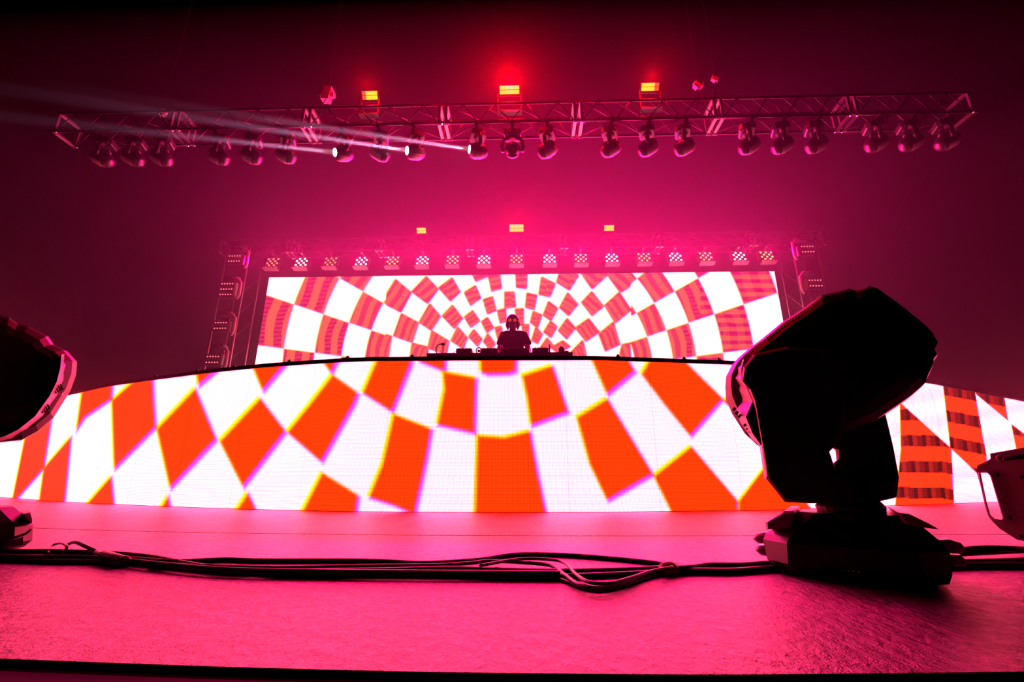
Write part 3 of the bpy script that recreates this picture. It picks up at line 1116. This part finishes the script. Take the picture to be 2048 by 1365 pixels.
YP = 6.95
hd = atY(1025.5, 646, YP)               # head centre
fz = 1.15
dj = empty('person', (hd.x, YP, fz), 'person in a dark t-shirt with glowing red spiral goggles standing behind the DJ table', 'person')
hx = hd.x
sh = atY(1007, 671, YP)
shr = atY(1048, 671, YP)
neckz = hd.z - .135
hip = Vector((hx, YP + .05, fz + .90))
zsh = sh.z + .01
V = []
Rr = []
E = []


def nd(p, r_, par=None):
    V.append(Vector(p)); Rr.append(r_)
    if par is not None:
        E.append((par, len(V) - 1))
    return len(V) - 1


pel = nd(hip, (.15, .11))
wa = nd((hx, YP + .04, hip.z + .18), (.125, .09), pel)
ch = nd((hx, YP + .01, zsh - .12), (.15, .105), wa)
up = nd((hx, YP, zsh), (.10, .08), ch)
nk = nd((hx, YP - .015, neckz), (.048, .05), up)
jw = nd((hx, YP - .035, hd.z - .07), (.055, .065), nk)
sk_ = nd((hx, YP - .02, hd.z + .01), (.078, .09), jw)
tp = nd((hx, YP - .01, hd.z + .07), (.055, .065), sk_)
nose = nd((hx, YP - .135, hd.z - .045), (.012, .014), jw)
for s, shp in ((-1, sh), (1, shr)):
    a = nd((shp.x - s * .01, YP, zsh - .02), (.06, .06), up)
    ex = shp.x + s * .075
    el = nd((ex, YP - .02, zsh - .27), (.042, .042), a)
    wr = nd((ex - s * .02, YP - .26, zt_ + .13), (.027, .027), el)
    pa = nd((ex - s * .035, YP - .34, zt_ + .12), (.036, .018), wr)
    for k in range(4):
        b0 = Vector((ex - s * .035 + (k - 1.5) * .021, YP - .375, zt_ + .122))
        ln = (.026, .031, .029, .022)[k]
        f1 = nd(b0, .0095, pa)
        f2 = nd(b0 + Vector((0, -ln, .002)), .0088, f1)
        nd(b0 + Vector((0, -ln * 1.7, -.014)), .0075, f2)
    th = Vector((ex - s * .035 - s * .03, YP - .33, zt_ + .115))
    f1 = nd(th, .011, pa)
    nd(th + Vector((-s * .018, -.03, -.008)), .0085, f1)
    lg = nd((hx + s * .10, YP + .05, hip.z - .07), (.085, .09), pel)
    kn = nd((hx + s * .12, YP + .03, fz + .48), (.056, .06), lg)
    an = nd((hx + s * .13, YP + .06, fz + .09), (.036, .04), kn)
    nd((hx + s * .14, YP - .1, fz + .04), (.036, .026), an)
skinmesh('body', V, Rr, E, M_SKIN, dj, 0, 2)
V2 = [hip + Vector((0, 0, -.02)), (hx, YP + .04, hip.z + .18), (hx, YP + .01, zsh - .12), (hx, YP, zsh + .015), (hx, YP - .01, zsh + .045),
      (sh.x - .0, YP, zsh - .015), (sh.x - .045, YP - .01, zsh - .13), (sh.x - .062, YP - .02, zsh - .19),
      (shr.x + .0, YP, zsh - .015), (shr.x + .05, YP - .01, zsh - .13), (shr.x + .075, YP - .02, zsh - .19)]
R2 = [(.19, .13), (.185, .12), (.20, .13), (.14, .10), (.07, .07), (.082, .078), (.068, .068), (.07, .07), (.075, .075), (.068, .068), (.072, .072)]
skinmesh('t_shirt', V2, R2, [(0, 1), (1, 2), (2, 3), (3, 4), (3, 5), (5, 6), (6, 7), (3, 8), (8, 9), (9, 10)], M_SHIRT, dj, 0, 2)
V3 = [hip + Vector((0, 0, 0)), (hx - .10, YP + .05, hip.z - .09), (hx - .12, YP + .03, fz + .48), (hx - .13, YP + .06, fz + .12),
      (hx + .10, YP + .05, hip.z - .09), (hx + .12, YP + .03, fz + .48), (hx + .13, YP + .06, fz + .12)]
skinmesh('trousers', V3, [(.16, .12), (.10, .105), (.075, .08), (.055, .06), (.10, .105), (.075, .08), (.055, .06)], [(0, 1), (1, 2), (2, 3), (0, 4), (4, 5), (5, 6)], M_SHIRT, dj, 0, 2)
# hair: rounded glossy crown, swept behind, strands past the jaw
h = MB()
rings = []
for i in range(15):
    th = math.pi * (.02 + .62 * i / 14)
    ring = []
    for j in range(24):
        ph = 2 * math.pi * j / 24
        front = max(0, -math.sin(ph))
        rr = .108 * (1 + .02 * math.sin(5 * ph))
        zz = math.cos(th) * .115
        if front > .3 and zz < .03:
            zz = .03
            rr_ = rr * .98
            ring.append(Vector((hx + rr_ * math.sin(th) * math.cos(ph), YP - .015 + rr_ * 1.05 * math.sin(th) * math.sin(ph), hd.z + .02 + zz)))
        else:
            ring.append(Vector((hx + rr * math.sin(th) * math.cos(ph), YP - .015 + rr * 1.1 * math.sin(th) * math.sin(ph), hd.z + .02 + zz)))
    rings.append(ring)
h.loft(rings)
for s in (-1, 1):
    for k in range(5):
        x0 = hx + s * (.082 + .006 * k)
        x0 = hx + s * (.068 + .006 * k)
        h.tube([(x0, YP - .05 + k * .02, hd.z + .05), (x0 + s * .004, YP - .05 + k * .02, hd.z - .04), (x0 - s * .012 + s * .006 * (k % 2), YP - .045 + k * .02, hd.z - .10 - .01 * (k % 3))], [.024, .022, .006], 6)
h.build('hair', M_HAIR, dj, True)
g = MB()
for s in (-1, 1):
    g.lathe((hx + s * .038, YP - .115, hd.z + .0), (0, -1, 0), ((-.02, .034), (.006, .036), (.012, .032)), 20)
g.box((hx, YP - .115, hd.z), (.02, .015, .012))
g.tube([(hx - .072, YP - .11, hd.z), (hx - .095, YP - .06, hd.z + .005), (hx - .1, YP, hd.z + .01)], .007, 6)
g.tube([(hx + .072, YP - .11, hd.z), (hx + .095, YP - .06, hd.z + .005), (hx + .1, YP, hd.z + .01)], .007, 6)
gg = g.build('goggles', M_BLACK, dj, True)
M_SPIRAL = mat('red spiral light', (1, .2, .05), 0.4, emit=(1.0, 0.06, 0.01), strength=2.0)
for s in (-1, 1):
    for k in range(5):
        a0 = k * 2 * math.pi / 5
        pts = [(hx + s * .038 + math.cos(a0 + u * 1.4) * (.008 + .021 * u), YP - .13, hd.z + math.sin(a0 + u * 1.4) * (.008 + .021 * u)) for u in (0, .33, .66, 1)]
        MB().tube(pts, .0022, 5).build('light_arc', M_SPIRAL, gg)

# ------------------------------------------------------------------ large moving head at the right
c2 = lambda x, y: (1420 + x / 2.729, 560 + y / 2.729)
c3 = lambda x, y: (1420 + x / 3.261, 980 + y / 3.261)
G = ground(1712, 1150)
Gd = Vector((G.x, G.y, 0))
n = Gd.normalized()
side = Vector((n.y, -n.x, 0))
bt = empty('moving_head_light', Gd, 'large black moving head fixture standing in the right foreground, head tilted up to the right', 'stage light', 'large moving heads on the stage front')


def pl(pts, off, cv):
    P = Gd + n * off
    return [onplane(*cv(x, y), P, n) for x, y in pts]


def W_(a, b_, z):
    return Gd + side * a + n * b_ + Vector((0, 0, z))


# base: lofted body with chamfered corners
def sized(z, front_px, l, r_, d0, d1, ch):
    return [W_(l + ch, d0, z), W_(r_ - ch, d0, z), W_(r_, d0 + ch, z), W_(r_, d1 - ch, z), W_(r_ - ch, d1, z), W_(l + ch, d1, z), W_(l, d1 - ch, z), W_(l, d0 + ch, z)]


def sidecoord(px, py, off):
    p = onplane(px, py, Gd + n * off, n)
    return (p - Gd).dot(side), p.z


l0, zb = sidecoord(1548, 1150, 0)
r0, _ = sidecoord(1893, 1150, 0)
l1, z1 = sidecoord(1532, 1062, 0)
r1, _ = sidecoord(1878, 1062, 0)
l2, z2 = sidecoord(1600, 1022, 0)
r2, _ = sidecoord(1812, 1018, 0)
zb = 0.012
MB().loft([sized(zb, 0, l0 + .03, r0 - .01, -.17, .2, .07), sized(zb + .03, 0, l0, r0, -.19, .22, .07), sized(z1 - .02, 0, l1, r1, -.19, .22, .08),
           sized(z1, 0, l1 + .01, r1 - .01, -.18, .21, .08), sized(z2, 0, l2, r2, -.1, .15, .05)]).build('base', M_BLACK, bt)
# pale caps on the shoulders of the base
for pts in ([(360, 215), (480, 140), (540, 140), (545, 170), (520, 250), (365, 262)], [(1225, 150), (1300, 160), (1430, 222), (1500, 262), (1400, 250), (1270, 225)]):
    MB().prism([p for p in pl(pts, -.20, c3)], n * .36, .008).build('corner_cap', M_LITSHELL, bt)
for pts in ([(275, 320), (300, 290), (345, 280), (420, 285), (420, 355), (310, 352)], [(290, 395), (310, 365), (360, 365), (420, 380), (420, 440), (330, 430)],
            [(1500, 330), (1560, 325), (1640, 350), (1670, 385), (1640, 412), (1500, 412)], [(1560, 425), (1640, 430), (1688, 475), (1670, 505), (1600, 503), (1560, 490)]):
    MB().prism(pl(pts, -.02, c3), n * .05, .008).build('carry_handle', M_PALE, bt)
# panel and screws on the base front
MB().prism(pl([(820, 160), (940, 165), (935, 215), (830, 212)], -.192, c3), n * .02).build('display_panel', M_GLASSY, bt)
MB().prism(pl([(810, 372), (900, 375), (895, 480), (850, 478), (820, 440)], -.2, c3), n * .02).build('rating_plate', M_SHELL, bt)
for x_, y_ in ((870, 530), (905, 532), (940, 534), (975, 536)):
    MB().ball(pl([(x_, y_)], -.192, c3)[0], .004, 8, 6).build('screw', M_CHROME, bt)
for s in (l0 + .06, r0 - .06):
    for q in (-.12, .15):
        MB().lathe(W_(s, q, 0), (0, 0, 1), ((0, .02), (.014, .022)), 12).build('rubber_foot', M_MATTE, bt)
# pan neck
MB().lathe(W_((l2 + r2) / 2 - .0, .02, z2 - .01), (0, 0, 1), ((0, .1), (.03, .105), (.05, .09), (.07, .085)), 24).build('pan_neck', M_BLACK, bt)


def facing(a, b_, offa, offb, cv, th=.02):
    """band between two edges lying at different depths, with thickness"""
    k = min(len(a), len(b_))
    A_, B_ = [pl([p], offa, cv)[0] for p in a[:k]], [pl([p], offb, cv)[0] for p in b_[:k]]
    return MB().loft([[p, q_, q_ + n * th, p + n * th] for p, q_ in zip(A_, B_)])


# yoke
near = [(165, 545), (178, 470), (235, 400), (420, 360), (650, 380), (760, 500), (745, 700), (720, 860), (650, 935), (662, 968), (690, 1060), (800, 1130), (860, 1222), (540, 1222), (405, 1215), (303, 1085), (275, 870), (245, 700), (205, 590)]
na = MB().prism(pl(near, -.20, c2), n * .08, .012).build('yoke_arm', M_BLACK, bt)
far = [(560, 560), (900, 600), (960, 735), (1000, 900), (1035, 1080), (1020, 1190), (860, 1222), (700, 1130), (660, 1010), (690, 985), (684, 925), (600, 880)]
MB().prism(pl(far, .12, c2), n * .08, .012).build('yoke_arm', M_BLACK, bt)
br = [(395, 1170), (640, 1010), (690, 1040), (1022, 1120), (1020, 1190), (870, 1224), (405, 1215)]
MB().prism(pl(br, -.13, c2), n * .27, .01).build('yoke_bridge', M_BLACK, bt)
# edge strip of the near arm, light on it put into the grey
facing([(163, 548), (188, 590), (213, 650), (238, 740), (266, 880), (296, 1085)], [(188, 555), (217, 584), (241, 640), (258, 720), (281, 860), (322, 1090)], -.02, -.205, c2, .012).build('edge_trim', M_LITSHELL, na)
# head
head = [(95, 600), (100, 540), (130, 480), (165, 440), (225, 388), (290, 340), (400, 250), (500, 185), (610, 105), (700, 85), (755, 70), (800, 82), (865, 58), (910, 70), (1020, 150), (1090, 205), (1150, 255), (1205, 310), (1228, 360),
        (1195, 405), (1218, 440), (1192, 475), (1190, 510), (1160, 580), (1090, 640), (1020, 690), (900, 770), (700, 850), (450, 900), (300, 910), (265, 905), (200, 845), (130, 735), (100, 660)]
hdm = MB().puffy(pl(head, .0, c2), n, .25).build('head', M_BLACK, bt)
rg = facing([(168, 432), (128, 480), (96, 540), (89, 610), (95, 660), (128, 742), (203, 854), (265, 908)], [(185, 436), (172, 480), (170, 535), (205, 600), (232, 665), (195, 750), (232, 840), (275, 900)], .0, -.165, c2).build('rear_rim', M_LITSHELL, hdm)  # side of the head lit by the wall, that light put into the grey
for x0, y0 in ((125, 715), (140, 735), (155, 752), (185, 800), (200, 818), (215, 835)):
    a, b_ = pl([(x0, y0), (x0 + 14, y0 - 16)], -.12, c2)
    MB().tube([a, b_], .005, 6).build('vent_slot', M_MATTE, rg)
for k in range(13):
    x0, y0 = 310 + k * 15.5, 325 - k * 10.4
    a, b_ = pl([(x0, y0 - 18 + 4), (x0 + 8, y0 + 26)], -.098, c2)
    MB().tube([a, b_], .003, 6).build('cooling_fin', M_SHELL, hdm)
fl = MB().puffy(pl([(1140, 480), (1180, 300), (1225, 355), (1200, 405), (1222, 440), (1195, 475), (1192, 510), (1160, 575)], .0, c2), n, .22).build('front_lens_ring', M_SHELL, hdm)
MB().lathe(pl([(690, 500)], -.215, c2)[0], -n, ((-.02, .07), (.004, .07), (.008, .05)), 24).build('tilt_bearing_cover', M_BLACK, na)

# ------------------------------------------------------------------ large moving head at the left edge
cA = lambda x, y: (x / 2.275, 600 + y / 2.275)
G2 = ground(-70, 1105)
Gd = Vector((G2.x, G2.y, 0))
n = Gd.normalized()
side = Vector((n.y, -n.x, 0))
bt = empty('moving_head_light', Gd, 'large black moving head fixture cut off by the left edge of the picture', 'stage light', 'large moving heads on the stage front')
hp = [(-620, 260), (-500, 120), (-300, 60), (-100, 60), (0, 82), (40, 90), (80, 118), (130, 130), (215, 175), (240, 212), (300, 240), (345, 290), (340, 350), (315, 420), (240, 540), (170, 600), (100, 638), (0, 648), (-200, 640), (-450, 520), (-600, 400)]
hdm = MB().puffy(pl(hp, 0, cA), n, .26).build('head', M_BLACK, bt)
rg = facing([(302, 243), (320, 285), (313, 360), (285, 430), (215, 530), (140, 590), (60, 632), (0, 645), (-60, 650)], [(280, 250), (275, 310), (260, 370), (225, 440), (160, 530), (85, 590), (20, 622), (-30, 635), (-80, 640)], -.05, -.175, cA).build('front_rim', M_LITSHELL, hdm)  # lit rim band, brightness put into its paler colour
for x0, y0 in ((245, 400), (255, 395), (265, 390), (275, 385), (185, 490), (195, 485), (205, 480), (215, 474)):
    a, b_ = pl([(x0, y0), (x0 + 10, y0 + 26)], -.135, cA)
    MB().tube([a, b_], .004, 6).build('vent_slot', M_MATTE, rg)
MB().ball(pl([(278, 428)], -.145, cA)[0], .006, 10, 8).build('rim_screw', M_CHROME, rg)
st = [(105, 370), (190, 405), (185, 415), (100, 380)]
MB().prism(pl(st, -.125, cA), n * .02).build('side_seam', M_SHELL, hdm)
arm = [(-420, 330), (-250, 250), (-120, 300), (-70, 500), (-80, 750), (-60, 905), (-420, 905), (-440, 600)]
MB().prism(pl(arm, -.24, cA), n * .08, .012).build('yoke_arm', M_BLACK, bt)
MB().prism(pl(arm, .16, cA), n * .08, .012).build('yoke_arm', M_BLACK, bt)
MB().prism(pl([(-420, 820), (-65, 820), (-60, 908), (-420, 908)], -.18, cA), n * .36, .01).build('yoke_bridge', M_BLACK, bt)
r0, _ = sidecoord(*cA(118, 1170), 0)
r1, z1 = sidecoord(*cA(150, 1000), 0)
r2, z2 = sidecoord(*cA(60, 940), 0)
wd_ = .56
MB().loft([sized(.012, 0, r0 - wd_ + .01, r0 - .02, -.14, .2, .06), sized(.04, 0, r0 - wd_, r0, -.16, .22, .06), sized(z1 - .02, 0, r1 - wd_, r1, -.16, .22, .06),
           sized(z1, 0, r1 - wd_ + .01, r1 - .01, -.15, .21, .06), sized(z2, 0, r2 - wd_ + .12, r2, -.1, .16, .05)]).build('base', M_BLACK, bt)
MB().prism(pl([(105, 975), (140, 968), (150, 1000), (148, 1020), (118, 998)], -.165, cA), n * .3, .004).build('corner_cap', M_LITSHELL, bt)
MB().tube(pl([(0, 1105), (60, 1085), (118, 1065), (145, 1045)], -.18, cA), .006, 8).build('safety_bar', M_SHELL, bt, True)
MB().prism(pl([(50, 1095), (105, 1080), (105, 1115), (50, 1125)], -.175, cA), n * .02).build('rating_plate', M_GLASSY, bt)
for q in (-.1, .15):
    MB().lathe(W_(r0 - .08, q, 0), (0, 0, 1), ((0, .02), (.014, .022)), 12).build('rubber_foot', M_MATTE, bt)
    MB().lathe(W_(r0 - wd_ + .08, q, 0), (0, 0, 1), ((0, .02), (.014, .022)), 12).build('rubber_foot', M_MATTE, bt)
MB().lathe(W_(r2 - wd_ / 2 + .06, .03, z2 - .01), (0, 0, 1), ((0, .1), (.03, .105), (.06, .085)), 24).build('pan_neck', M_BLACK, bt)

# ------------------------------------------------------------------ steel framed unit at the right edge
c8 = lambda x, y: (1740 + x / 3.412, 720 + y / 3.412)
G3 = ground(2080, 1090)
Gd = Vector((G3.x, G3.y, 0))
n = Gd.normalized()
side = Vector((n.y, -n.x, 0))
fx_ = empty('floor_light_frame', Gd, 'steel unit with a slotted handle plate and bolt, cut off by the right edge', 'equipment')
outer = [(820, 640), (1100, 590), (1500, 590), (1500, 1250), (1100, 1250), (1000, 1228), (880, 1150), (812, 1080), (790, 1000), (725, 760), (732, 722), (800, 690), (822, 676)]
hole = [(745, 770), (800, 765), (828, 790), (915, 1078), (902, 1100), (845, 1092), (812, 1060), (790, 985)]


def plate_with_hole(outer, hole, off, th):
    import mathutils
    O, H = pl(outer, off, c8), pl(hole, off, c8)
    flat = [Vector(((p - Gd).dot(side), p.z, 0)) for p in O + H]
    tri = mathutils.geometry.tessellate_polygon([flat[:len(O)], flat[len(O):]])
    m_ = MB()
    k = len(flat)
    pts = O + H
    m_.v = [tuple(p) for p in pts] + [tuple(p + n * th) for p in pts]
    for t_ in tri:
        m_.f.append(tuple(t_)); m_.f.append(tuple(i + k for i in reversed(t_)))
    for a0, cnt in ((0, len(O)), (len(O), len(H))):
        for i in range(cnt):
            j = (i + 1) % cnt
            m_.f.append((a0 + i, a0 + j, a0 + j + k, a0 + i + k))
    return m_


plate_with_hole(outer, hole, -.05, .03).build('side_plate', M_STEEL, fx_)
lp = pl(hole, -.06, c8)
MB().tube(lp, .006, 6, True).build('slot_lip', M_LITSHELL, fx_)
rc = pl([(890, 672)], -.055, c8)[0]
rad = (pl([(915, 672)], -.055, c8)[0] - rc).length
u_, v_ = side, Vector((0, 0, 1))
MB().tube([rc + (u_ * math.cos(a) + v_ * math.sin(a)) * rad for a in [2 * math.pi * j / 20 for j in range(20)]], rad * .3, 8, True).build('bolt_ring', M_LITSHELL, fx_, True)
MB().tube(pl([(915, 672), (1060, 660)], -.09, c8), .012, 8).build('locking_rod', M_MATTE, fx_, True)
for x_, y_ in ((872, 786), (957, 1080), (1035, 800), (1030, 1205)):
    MB().prism(pl([(x_ - 12, y_ - 11), (x_ + 12, y_ - 11), (x_ + 12, y_ + 11), (x_ - 12, y_ + 11)], -.054, c8), n * .01).build('square_hole', M_MATTE, fx_)
MB().prism(pl([(960, 700), (1500, 660), (1500, 1240), (1040, 1215)], .02, c8), n * .3, .02).build('lamp_body', M_BLACK, fx_)
for q in (0, .25):
    e = pl([(1120, 1240)], q, c8)[0]
    MB().box((e.x, e.y, max(.01, e.z / 2)), (.05, .05, max(.02, e.z + .02))).build('rubber_foot', M_MATTE, fx_)


# ------------------------------------------------------------------ cables
def cr_spline(P, k=8):
    P = [P[0]] + P + [P[-1]]
    out = []
    for i in range(1, len(P) - 2):
        p0, p1, p2, p3 = P[i - 1:i + 3]
        for j in range(k):
            t = j / k
            out.append(.5 * ((2 * p1) + (p2 - p0) * t + (2 * p0 - 5 * p1 + 4 * p2 - p3) * t * t + (3 * p1 - p0 - 3 * p2 + p3) * t ** 3))
    out.append(P[-2])
    return out


def cable(pts, r_, label, z=None, group='cables lying across the stage front', mt=None):
    z = r_ if z is None else z
    P = []
    for q in pts:
        zz = z + (q[2] if len(q) > 2 else 0)
        P.append(ground(q[0], q[1], zz))
    o = MB().tube(cr_spline(P), r_, 8).build('cable', mt or M_CABLE, None, True)
    return tag(o, label, 'cable', group)


cable([(-120, 1100), (40, 1103), (110, 1103), (220, 1107), (300, 1114), (350, 1123), (400, 1132), (500, 1145), (620, 1150), (800, 1150), (950, 1152), (1100, 1154), (1180, 1152), (1300, 1146), (1345, 1139)], .009,
      'thick black cable forming the lowest run of the bundle under the LED wall')
cable([(-120, 1122), (0, 1120), (100, 1124), (250, 1126), (360, 1136), (480, 1146), (640, 1143), (780, 1141), (900, 1138), (1000, 1141), (1120, 1143), (1230, 1141), (1340, 1136)], .009,
      'black cable running through the middle of the bundle')
cable([(260, 1118), (350, 1124), (450, 1120), (520, 1122), (700, 1122), (780, 1124), (850, 1127), (950, 1121), (1010, 1112), (1060, 1109), (1150, 1112), (1270, 1122), (1330, 1130), (1350, 1137)], .009,
      'black cable arching highest along the top of the bundle')
cable([(300, 1128), (420, 1133), (560, 1136), (720, 1133), (800, 1132), (880, 1131), (940, 1127), (980, 1123), (1060, 1127), (1105, 1133), (1128, 1150), (1158, 1170), (1200, 1177), (1250, 1166), (1290, 1150), (1340, 1137)], .0065,
      'thin cable looping forward out of the bundle towards the stage edge', z=.016)
cable([(960, 1132), (1040, 1119), (1100, 1120), (1130, 1127), (1150, 1148), (1175, 1164), (1215, 1168), (1260, 1157), (1300, 1144), (1345, 1135)], .0055,
      'second thin cable of the forward loop, nested inside the first', z=.03)
cable([(1085, 1150), (1130, 1163), (1165, 1176), (1195, 1181), (1235, 1176), (1300, 1155), (1350, 1140)], .0055, 'short cable hanging furthest forward of the loop')
cable([(-120, 1110), (60, 1115), (200, 1117), (330, 1130), (450, 1140), (620, 1144), (850, 1146), (1000, 1147), (1120, 1148)], .009, 'black cable half hidden between the lower runs of the bundle', z=.02)
cable([(1325, 1139), (1380, 1136), (1420, 1131), (1480, 1131), (1560, 1127), (1700, 1122), (1900, 1110), (2100, 1100), (2300, 1095)], .01, 'upper cable running from the tie to the large moving head', z=.02)
cable([(1325, 1143), (1400, 1143), (1470, 1143), (1560, 1137), (1700, 1134), (1900, 1126), (2100, 1122), (2300, 1120)], .011, 'lower cable running from the tie to the large moving head')
cable([(1820, 1120), (1930, 1100), (2010, 1098), (2100, 1104), (2300, 1110)], .012, 'thick cable leaving the large moving head to the right edge', z=.035)
cable([(1820, 1135), (1940, 1132), (2048, 1132), (2300, 1134)], .012, 'nearest cable right of the large moving head')
# tape tie where the cables meet
P = [ground(1326, 1140, .02), ground(1352, 1136, .02)]
tag(MB().tube([P[0], P[0].lerp(P[1], .5), P[1]], [.02, .025, .02], 12).build('cable_tie', M_LITSHELL, None, True), 'taped tie where the looped cables rejoin right of centre', 'cable tie')
# loops and plug at the left
cable([(95, 1108), (105, 1092, .012), (122, 1087, .03), (134, 1094, .03), (128, 1104, .01)], .0055, 'small upright cable loop nearest the left fixture', group=None)
cable([(125, 1106), (136, 1090, .014), (150, 1085, .035), (168, 1092, .03), (195, 1104, .015), (225, 1114, .005)], .0075, 'upright cable bend beside the small loop at the left', group=None)
A, B = ground(192, 1106, .03), ground(249, 1126, .018)
t = empty('cable_plug', ground(192, 1106, 0), 'round cable plug ending the bent cable at the left of the bundle', 'plug')
d = (B - A)
MB().lathe(A, d, ((0, .010), (d.length * .25, .013), (d.length * .3, .019), (d.length * .9, .021), (d.length, .018)), 16).build('sleeve', M_CABLE, t, True)
MB().lathe(B, d, ((-.012, .023), (0, .023), (.001, .014)), 16).build('collar', M_SHELL, t, True)
